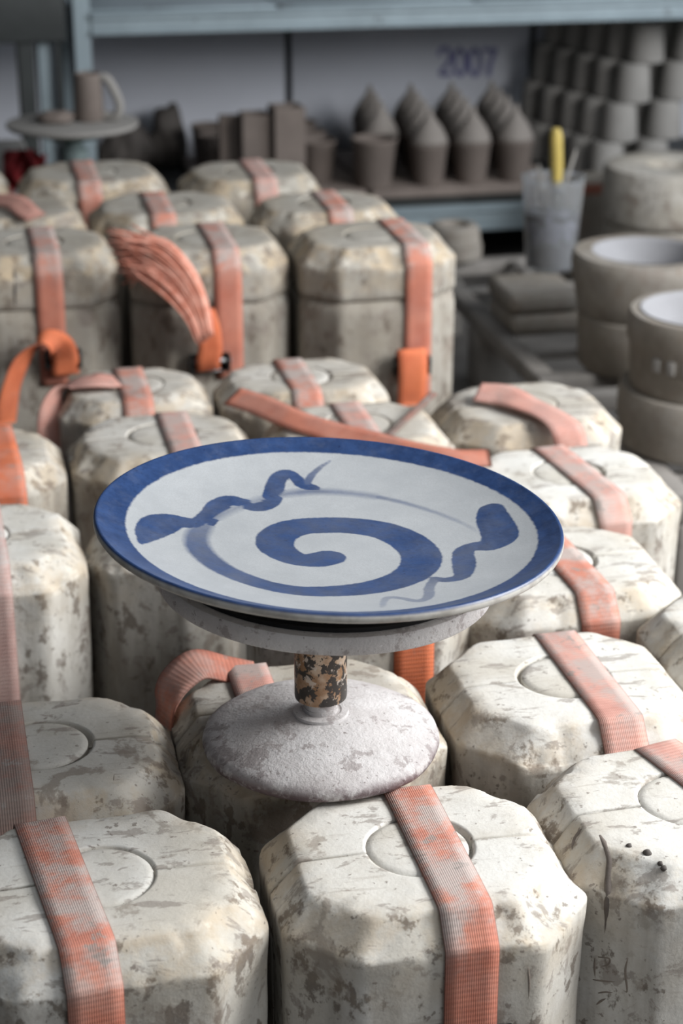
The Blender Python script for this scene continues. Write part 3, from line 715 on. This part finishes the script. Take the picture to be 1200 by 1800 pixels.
# square clay vases
for i, (pa, pb, pt, pbm, yy, lab) in enumerate(((380, 424, 201, 272, 4.02, 'leftmost square clay vase of three beside the lumps of clay'), (418, 474, 196, 277, 3.965, 'middle square clay vase of three on the lower shelf'), (472, 535, 184, 280, 3.945, 'tallest and rightmost square clay vase of three'))):
    a, b = on_y(pa, 230, yy), on_y(pb, 230, yy); w_ = (b.x-a.x)*.86; h_ = on_y(pa, pt, yy+.05).z-DZ-.001
    t = thing('square_vase', lab, 'vase', ((a.x+b.x)/2+.006, yy+w_/2, DZ+.001), math.radians(4*(i-1)), 'square clay vases')
    bm = bmesh.new(); hw = w_/2
    for (r_, z_) in ((hw*.97, 0), (hw, .004), (hw, h_-.003), (hw*.98, h_), (hw*.82, h_), (hw*.8, h_-.004), (hw*.8, .01)):
        pass
    lev = [(hw*.97, 0), (hw, .004), (hw, h_-.003), (hw*.98, h_), (hw*.82, h_), (hw*.8, h_-.004), (hw*.8, .01)]
    R_ = [[bm.verts.new((sx*r_, sy*r_, z_)) for sx, sy in ((-1, -1), (1, -1), (1, 1), (-1, 1))] for r_, z_ in lev]
    for q0, q1 in zip(R_, R_[1:]):
        for k_ in range(4): bm.faces.new((q0[k_], q0[(k_+1) % 4], q1[(k_+1) % 4], q1[k_]))
    bm.faces.new(R_[0][::-1]); bm.faces.new(R_[-1])
    bm_obj('wall', bm, M['bisque'], t)
    lathe_obj('foot_ring', [(hw*.7, -.0), (hw*.75, 0), (hw*.75, .003), (hw*.7, .003), (hw*.7, 0)], M['clay_dark'], t, 24)
# lumps of clay
def lump(lab, loc, sx, sy, sz, seed, mat='clay_dark'):
    bm = bmesh.new(); bmesh.ops.create_icosphere(bm, subdivisions=4, radius=1)
    for v_ in bm.verts:
        q = v_.co.copy(); f = 1 + .28*noise.noise(q*1.3+Vector((seed, 0, 0))) + .12*noise.noise(q*3.5+Vector((seed, 2, 0)))
        v_.co = Vector((q.x*sx*f, q.y*sy*f, max(-.62, q.z*f)*sz))
    z0 = min(v_.co.z for v_ in bm.verts)
    for v_ in bm.verts: v_.co.z -= z0
    o = bm_obj('clay_lump', bm, M[mat], None, True); o.location = loc; tag(o, lab, 'clay', 'lumps of clay on the shelf'); return o
lump('low dark lump of clay under the small banding wheel disc', on_z(222, 300, DZ+.001) , .060, .05, .075, 2)
lump('rounded dark lump of clay left of the square vases', on_z(296, 288, DZ+.001), .044, .045, .085, 5)

# inverted clay cups in a leaning pile
def cup_proto(lab, loc, rz, group):
    t = thing('clay_cup', lab, 'cup', loc, rz, group)
    lathe_obj('body', [(.0385, 0), (.0415, .0), (.042, .004), (.036, .080), (.033, .0845), (.029, .0855), (.0285, .0835), (0, .0835), (0, .079), (.032, .077), (.0385, .003), (.0385, 0)], M['clay_pale'], t, 28)
    return t
CS = 1.0; cp = None; GC = 'inverted clay cups piled on the shelf'; CH = .0865
fr = on_z(1064, 312, DZ+.001)
layers = [(1064, 312), (1108, 251), (1143, 186), (1158, 108)]
ordn = ['front', 'second', 'third', 'fourth', 'fifth', 'sixth', 'seventh']
ln = ['bottom', 'second', 'third', 'top']
for k_, (px_, py_) in enumerate(layers):
    base = Vector((fr.x + .028*k_, fr.y + .004*k_, DZ+.001+CH*k_))
    for j in range(7):
        loc = base + Vector((-.023*j, .0825*j, 0))
        if loc.y > RB-.05: continue
        lab = 'upturned clay cup, %s of the left row in the %s layer of the pile' % (ordn[j], ln[k_])
        if cp is None: cp = cup_proto(lab, loc, 0, GC)
        else: dup(cp, loc, j*1.3+k_, lab, GC)
for k_ in range(4):
    for j in range(2):
        loc = Vector((fr.x + .112 + .028*k_ - .023*j, fr.y + .004*k_ + .0825*j + .012, DZ+.001+CH*k_))
        dup(cp, loc, j+k_, 'upturned clay cup, %s of the right row in the %s layer of the pile' % (ordn[j], ln[k_]), GC)

# ------------------------------------------------------------------ small banding wheel with a mug, far left
wy = 3.52; wc = on_y(127, 214, wy); wz = wc.z
t = thing('small_banding_wheel', 'small banding wheel with a thin disc on a green column, far left', 'banding wheel', (wc.x, wy, 0))
lathe_obj('disc', [(0, wz-.010), (.118, wz-.010), (.122, wz-.006), (.122, wz-.001), (.119, wz), (0, wz)], M['clay_pale'], t, 64)
lathe_obj('hub', [(0, wz-.030), (.05, wz-.028), (.08, wz-.011), (0, wz-.010)], M['green'], t, 40)
lathe_obj('column', [(0, .17), (.026, .17), (.026, wz-.05), (.018, wz-.045), (.018, wz-.028), (0, wz-.028)], M['pale_blue'], t, 32)
lathe_obj('foot', [(0, .141), (.10, .141), (.10, .152), (.04, .170), (0, .171)], M['green'], t, 40)
bz_ = tag(box_obj('low_bench', (wc.x-.35, wy-.16, .10), (wc.x+.30, wy+.16, .14), M['board'], None, .003), 'low wooden bench hidden behind the rear moulds', 'bench')
for sx in (-.32, .25):
    box_obj('leg', (wc.x+sx, wy-.14, 0), (wc.x+sx+.03, wy+.14, .10), M['board'], bz_)
mg = on_y(158, 210, wy+.0)
t = thing('clay_mug', 'raw clay mug with a round handle on the small wheel', 'mug', (mg.x, wy+.01, wz+.0005))
lathe_obj('body', [(0, 0), (.026, 0), (.028, .003), (.0265, .05), (.0235, .084), (.022, .086), (.0205, .084), (.0235, .05), (.025, .008), (0, .006)], M['bisque'], t, 36)
bm = bmesh.new(); add_tube(bm, catmull([(.021, -.004, .078), (.034, -.010, .076), (.046, -.016, .056), (.055, -.020, .030), (.050, -.018, .010), (.036, -.010, .007), (.025, -.004, .010)], 5), .0085, 10); bm_obj('handle', bm, M['clay_pale'], t, True)
sc_ = on_y(75, 208, wy); bm = bmesh.new()
rnd = random.Random(2)
lump('small clay scraps heaped beside the mug on the disc', (wc.x-.03, wy+.0, wz+.0005), .035, .03, .013, 12, 'bisque')
# red cloth and the block it lies on
rb = on_z(22, 330, .20); rb = on_y(22, 330, 3.70)
t = tag(box_obj('clay_block', (rb.x-.10, rb.y, 0.0), (rb.x+.035, rb.y+.14, on_y(20, 262, rb.y).z-.006), M['clay_pale'], None, .008), 'pale block at the far left edge behind the red cloth', 'clay')
bm = bmesh.new(); NX, NY = 26, 22
gv = {}
for i in range(NX):
    for j in range(NY):
        u, v_ = i/(NX-1), j/(NY-1)
        px_, py_ = 4+74*u, 258+66*v_
        p_ = on_y(px_, py_ + 16*abs(u-.45)*(1-v_), rb.y-.03+.03*v_*0)
        p_ += Vector((0, -.02 + .045*noise.noise(Vector((u*5, v_*3, 3))) - .05*v_, 0))
        gv[i, j] = bm.verts.new(p_)
for i in range(NX-1):
    for j in range(NY-1): bm.faces.new((gv[i, j], gv[i+1, j], gv[i+1, j+1], gv[i, j+1]))
o = bm_obj('red_cloth', bm, M['red'], None, True); sm = o.modifiers.new('thick', 'SOLIDIFY'); sm.thickness = .003
tag(o, 'crumpled dark red cloth at the left edge behind the rear moulds', 'cloth')

# ------------------------------------------------------------------ right side: pallets, round moulds, brush cup
def pallet(label, x, y, w, d, z, nx, ny, rim=.035, bar=.022, hgt=.10):
    t = thing('plastic_pallet', label, 'pallet', (x, y, 0))
    def pc(nm, lo, hi): return box_obj(nm, lo, hi, M['pallet'], t, .004)
    pc('rim_bar', (0, 0, z-.03), (w, rim, z)); pc('rim_bar', (0, d-rim, z-.03), (w, d, z))
    pc('rim_bar', (0, rim, z-.03), (rim, d-rim, z)); pc('rim_bar', (w-rim, rim, z-.03), (w, d-rim, z))
    for i in range(1, nx):
        xx = rim + (w-2*rim)*i/nx; pc('slat', (xx-bar/2, rim, z-.012), (xx+bar/2, d-rim, z-.001))
    for j in range(1, ny):
        yy = rim + (d-2*rim)*j/ny; pc('cross_slat', (rim, yy-bar/2, z-.024), (w-rim, yy+bar/2, z-.0125))
    for i in range(3):
        for j in range(3):
            xx = (w-.07)*i/2; yy = (d-.07)*j/2; pc('foot', (xx, yy, 0), (xx+.07, yy+.07, z-.0305))
    pc('skid', (0, 0, 0.0), (w, .0, .0)) if False else None
    return t
pc_ = on_z(948, 666, .14)
pallet('grey plastic grid pallet behind the brush cup stack on the right', pc_.x, pc_.y, .95, .78, .14, 6, 5)
pc2 = Vector((pc_.x+.02, pc_.y-.56, 0))
pallet('lower grey grid pallet nearest the right edge under the big round mould', pc2.x, pc2.y, .95, .50, .14, 6, 4)

def round_mould(label, loc, prof_low, prof_up, mat='plaster_plain', n=72, marks=None):
    t = thing('round_plaster_mould', label, 'plaster mould', loc)
    lathe_obj('lower_ring', prof_low, M[mat], t, n); lathe_obj('upper_ring', prof_up, M[mat], t, n)
    for ch in t.children:
        for v_ in ch.data.vertices:
            v_.co += noise.noise_vector(v_.co*9+Vector((loc[0]*9, 0, 0)))*.003
        set_attr(ch, 'wear', [0.12]*len(ch.data.vertices)); set_attr(ch, 'side', [.35]*len(ch.data.vertices))
    return t
# basin mould in the middle (two stacked rings)
m1 = on_z(1138, 440, .33); r1 = (on_z(1138, 440, .33)-on_z(1004, 432, .33)).length
zb = .1415
round_mould('round basin mould with a wide rim and hollow bowl, right of the brush cup', (m1.x, m1.y, zb),
    [(0, 0), (r1*.82, 0), (r1*.85, .004), (r1*.89, .088), (r1*.86, .092), (0, .092)],
    [(0, .093), (r1*.86, .093), (r1*.90, .098), (r1*.95, .125), (r1*.995, .160), (r1, .172), (r1*.985, .182), (r1*.955, .187), (r1*.74, .187), (r1*.71, .183), (r1*.64, .150), (r1*.45, .128), (0, .122)])
bsn = bpy.data.objects['round_plaster_mould']
lathe_obj('hollow', [(r1*.735, .1885), (r1*.70, .186), (r1*.685, .182), (r1*.61, .1535), (r1*.43, .1325), (0, .127)], M['limewash'], bsn, 64)
# big mould in front right
m2 = on_z(1245, 592, .30); r2 = (m2-on_z(1098, 585, .30)).length
t = round_mould('large round mould at the right edge with raised marks on its side', (m2.x, m2.y, .1415),
    [(0, 0), (r2*.93, 0), (r2*1.0, .005), (r2*1.05, .05), (r2*1.05, .080), (r2*1.02, .088), (0, .088)],
    [(0, .089), (r2*.90, .089), (r2*.93, .096), (r2*.96, .150), (r2, .160), (r2, .180), (r2*.985, .192), (r2*.95, .198), (r2*.84, .198), (r2*.80, .192), (r2*.72, .160), (r2*.4, .145), (0, .14)])
lathe_obj('hollow', [(r2*.83, .1998), (r2*.785, .195), (r2*.77, .190), (r2*.69, .1635), (r2*.38, .1495), (0, .145)], M['limewash'], t, 64)
for a_ in range(7):
    an = math.radians(-150 + 12*a_)
    b_ = box_obj('raised_mark', (-.006, -.004, -.010), (.006, .002, .010), M['clay_pale'], t, .002); b_.location = (r2*.965*math.cos(an), r2*.965*math.sin(an), .140); b_.rotation_euler = (0, 0, an+math.pi/2)
# upper mould
m3 = on_y(1182, 287, 3.52); r3 = (on_y(1182, 287, 3.52)-on_y(1068, 287, 3.52)).length
t = round_mould('tall round mould with a small hole on top, below the cup pile', (m3.x, 3.52, zb),
    [(0, 0), (r3*.9, 0), (r3*.94, .004), (r3*.94, m3.z-.118-zb), (r3*.9, m3.z-.114-zb), (0, m3.z-.114-zb)],
    [(0, m3.z-.113-zb), (r3*.92, m3.z-.113-zb), (r3*.98, m3.z-.108-zb), (r3, m3.z-.10-zb), (r3, m3.z-.012-zb), (r3*.97, m3.z-.003-zb), (r3*.92, m3.z-zb), (r3*.42, m3.z-zb), (r3*.38, m3.z-.004-zb), (r3*.36, m3.z-.04-zb), (0, m3.z-.04-zb)])
for ch in t.children: ch.data.materials[0] = M['plaster_dirty']
# stacked slabs and the cup of brushes
sl = on_z(945, 500, .21)
for i, (z_, lab) in enumerate(((.1415, 'lower rounded plaster slab under the brush cup'), (.178, 'upper rounded plaster slab carrying the brush cup'))):
    bm = bmesh.new(); add_box(bm, (-.066, -.075, 0), (.066, .075, .034), .012, 4)
    o = bm_obj('plaster_slab', bm, M['plaster_plain'], None, True, math.radians(50)); o.location = (sl.x-.004*i, sl.y+.004*i, z_); tag(o, lab, 'plaster slab', 'stacked plaster slabs')
    set_attr(o, 'wear', [.1]*len(o.data.vertices)); set_attr(o, 'side', [.2]*len(o.data.vertices))
cz = .2125; cc = on_z(966, 470, cz); ch_ = on_y(972, 310, cc.y).z-cz; cr = (on_y(1026, 310, cc.y).x-on_y(920, 310, cc.y).x)/2
t = thing('brush_cup', 'clear plastic cup of grey water with brushes, on the slabs', 'cup', (cc.x, cc.y, cz))
lathe_obj('wall', [(0, 0), (cr*.74, 0), (cr*.78, .003), (cr*.985, ch_-.004), (cr*1.02, ch_-.002), (cr*1.02, ch_), (cr*.975, ch_), (cr*.76, .006), (0, .004)], M['clear'], t, 48)
lathe_obj('grey_water', [(0, .0065), (cr*.74, .0065), (cr*.755, .010), (cr*.90, ch_*.62), (0, ch_*.62)], M['slip'], t, 40)
def brush(lab, p0, p1, rad, mat, tip=True, tipmat='bristle'):
    p0, p1 = Vector(p0), Vector(p1); L_ = (p1-p0).length
    t_ = thing('paint_brush', lab, 'brush', p0); t_.rotation_euler = (p1-p0).to_track_quat('Z', 'Y').to_euler()
    lathe_obj('handle', [(0, L_*.36), (rad*.8, L_*.36), (rad*1.05, L_*.55), (rad, L_*.9), (rad*.7, L_*.985), (0, L_)], M[mat], t_, 20)
    lathe_obj('ferrule', [(0, L_*.24), (rad*1.0, L_*.24), (rad*1.0, L_*.37), (0, L_*.37)], M['steel'], t_, 20)
    lathe_obj('bristles', [(0, 0), (rad*.6, L_*.05), (rad*1.05, L_*.23), (0, L_*.245)], M[tipmat], t_, 16)
wt = cz + ch_*.62
def cupp(dx, dy, z_): return Vector((cc.x+dx, cc.y+dy, z_))
brush('thick brush with a yellow handle standing in the plastic cup', cupp(.008, -.004, wt+.001), on_y(977, 224, cc.y-.01), .011, 'handle')
brush('thin pale brush leaning right in the plastic cup', cupp(.012, .012, wt+.001), on_y(1012, 262, cc.y+.01), .0035, 'clay_pale')
brush('thin grey brush at the left inside the plastic cup', cupp(-.014, .010, wt+.001), on_y(946, 288, cc.y+.01), .0035, 'clay_pale')
# small brown block with an orange band, behind the cup
sb = on_z(1052, 405, .1415); hb = on_y(1050, 316, sb.y+.06).z-.1415
t = thing('small_strapped_block', 'small brown plaster block with an orange band on top, right of the brush cup', 'plaster block', (sb.x, sb.y+.10, 0)); hb += .1415
o = box_obj('body', (-.055, -.05, 0), (.055, .05, hb), M['plaster_plain'], t, .008); set_attr(o, 'side', [.8]*len(o.data.vertices)); set_attr(o, 'wear', [.1]*len(o.data.vertices))
o = box_obj('strap', (-.0565, -.0515, hb-.028), (.0565, -.0502, hb-.006), M['strap'], t)
# low grey bowl mould behind the tall strapped one
lb = on_z(815, 470, .1415)
round_mould('low grey round mould just right of the tallest strapped mould', (lb.x+.0, lb.y+.08, .1415), [(0, 0), (.05, 0), (.055, .004), (.055, .030), (0, .030)], [(0, .031), (.052, .031), (.05, .060), (.042, .068), (.03, .068), (.026, .05), (0, .045)])

# ------------------------------------------------------------------ drips, crumbs, scratches on single moulds
from mathutils.bvhtree import BVHTree
def hit_on(t, px, py):
    best_ = None
    Mi = t.matrix_basis.inverted(); o_ = Mi @ CAMP; d_ = (Mi.to_3x3() @ ray(px, py)).normalized()
    for ch in t.children:
        if ch.name.split('.')[0] not in ('front_half', 'rear_half', 'body', 'lid', 'plug'): continue
        tr = BVHTree.FromPolygons([v_.co + (ch.location if ch.name.startswith('plug') else Vector()) for v_ in ch.data.vertices], [tuple(p_.vertices) for p_ in ch.data.polygons])
        h_ = tr.ray_cast(o_, d_)
        if h_[0] is not None and (best_ is None or h_[3] < best_[3]): best_ = h_
    return best_
def drip(t, name, lines, rad, mat, label=None, sink=.72):
    bm = bmesh.new(); ok = False
    for ln_ in lines:
        pts = [h_[0] - h_[1]*(rad*sink) for h_ in (hit_on(t, *p_) for p_ in ln_) if h_ is not None]
        if len(pts) < 2: continue
        add_tube(bm, catmull(pts, 4), lambda q_: rad*(.75+.5*math.sin(3.1*q_+.3)*.6), 8); ok = True
    if not ok: bm.free(); return
    o = bm_obj(name, bm, M[mat], t, True)
    if label: o['label'] = label
    return o
M['drip'] = simple_mat('dried_brown_slip', (.19, .16, .14), .8, 0, .3, 60)
M['mark'] = simple_mat('brown_brush_mark', (.30, .255, .215), .85, 0, .4, 60)
drip(Cm, 'drip', [[(1054, 1468), (1063, 1486), (1070, 1512), (1068, 1540), (1066, 1580), (1064, 1620), (1062, 1648)]], .0030, 'drip', 'long dried brown drip')
drip(Cm, 'smear', [[(1034, 1450), (1018, 1462), (1008, 1478), (1004, 1500)]], .0028, 'drip', 'short curved brown smear')
c5 = lambda x, y: (880+x/3.4625, 1280+y/3.4625)
drip(Cm, 'brush_mark', [[c5(572,1400), c5(570,1460), c5(574,1535)], [c5(590,1392), c5(660,1402), c5(650,1440), c5(592,1452)], [c5(560,1530), c5(630,1540), c5(705,1545)], [c5(772,1400), c5(757,1480), c5(768,1600), c5(738,1590)], [c5(592,1612), c5(640,1606), c5(690,1612)], [c5(582,1682), c5(610,1660), c5(645,1642)]], .0012, 'mark', 'faint brown brushed characters')
for (px_, py_, r_) in ((1105, 1487, .0022), (1137, 1500, .0032), (1160, 1518, .0020), (1166, 1526, .0023)):
    h_ = hit_on(Cm, px_, py_)
    if h_:
        bm = bmesh.new(); bmesh.ops.create_icosphere(bm, subdivisions=2, radius=r_)
        for v_ in bm.verts: v_.co *= 1+.3*noise.noise(v_.co*900)
        o = bm_obj('crumb', bm, M['clay_dark'], Cm, True); o.location = h_[0]
f6 = lambda x, y: (x/2.5, 1200+y/2.5)
drip(D, 'scratched_letter', [[f6(502,402), f6(500,430), f6(502,464)], [f6(502,402), f6(522,402), f6(542,400)], [f6(501,428), f6(515,427), f6(530,425)]], .0004, 'mark', 'thin scratched letter F')
drip(S, 'slit', [[(25, 470), (26, 500), (27, 542)]], .0022, 'clay_dark', 'dark upright slit')
drip(A, 'dark_runnel', [[(928, 1700), (930, 1730), (928, 1760)]], .0012, 'mark')
free_strap(K, [on_z(762, 692, .352), on_z(735, 718, .348), on_z(708, 742, .347), on_z(684, 766, .347)], Vector((1, .5, 0)), 'strap_dirty', .009, 'grey_cord', dusty=1.0)
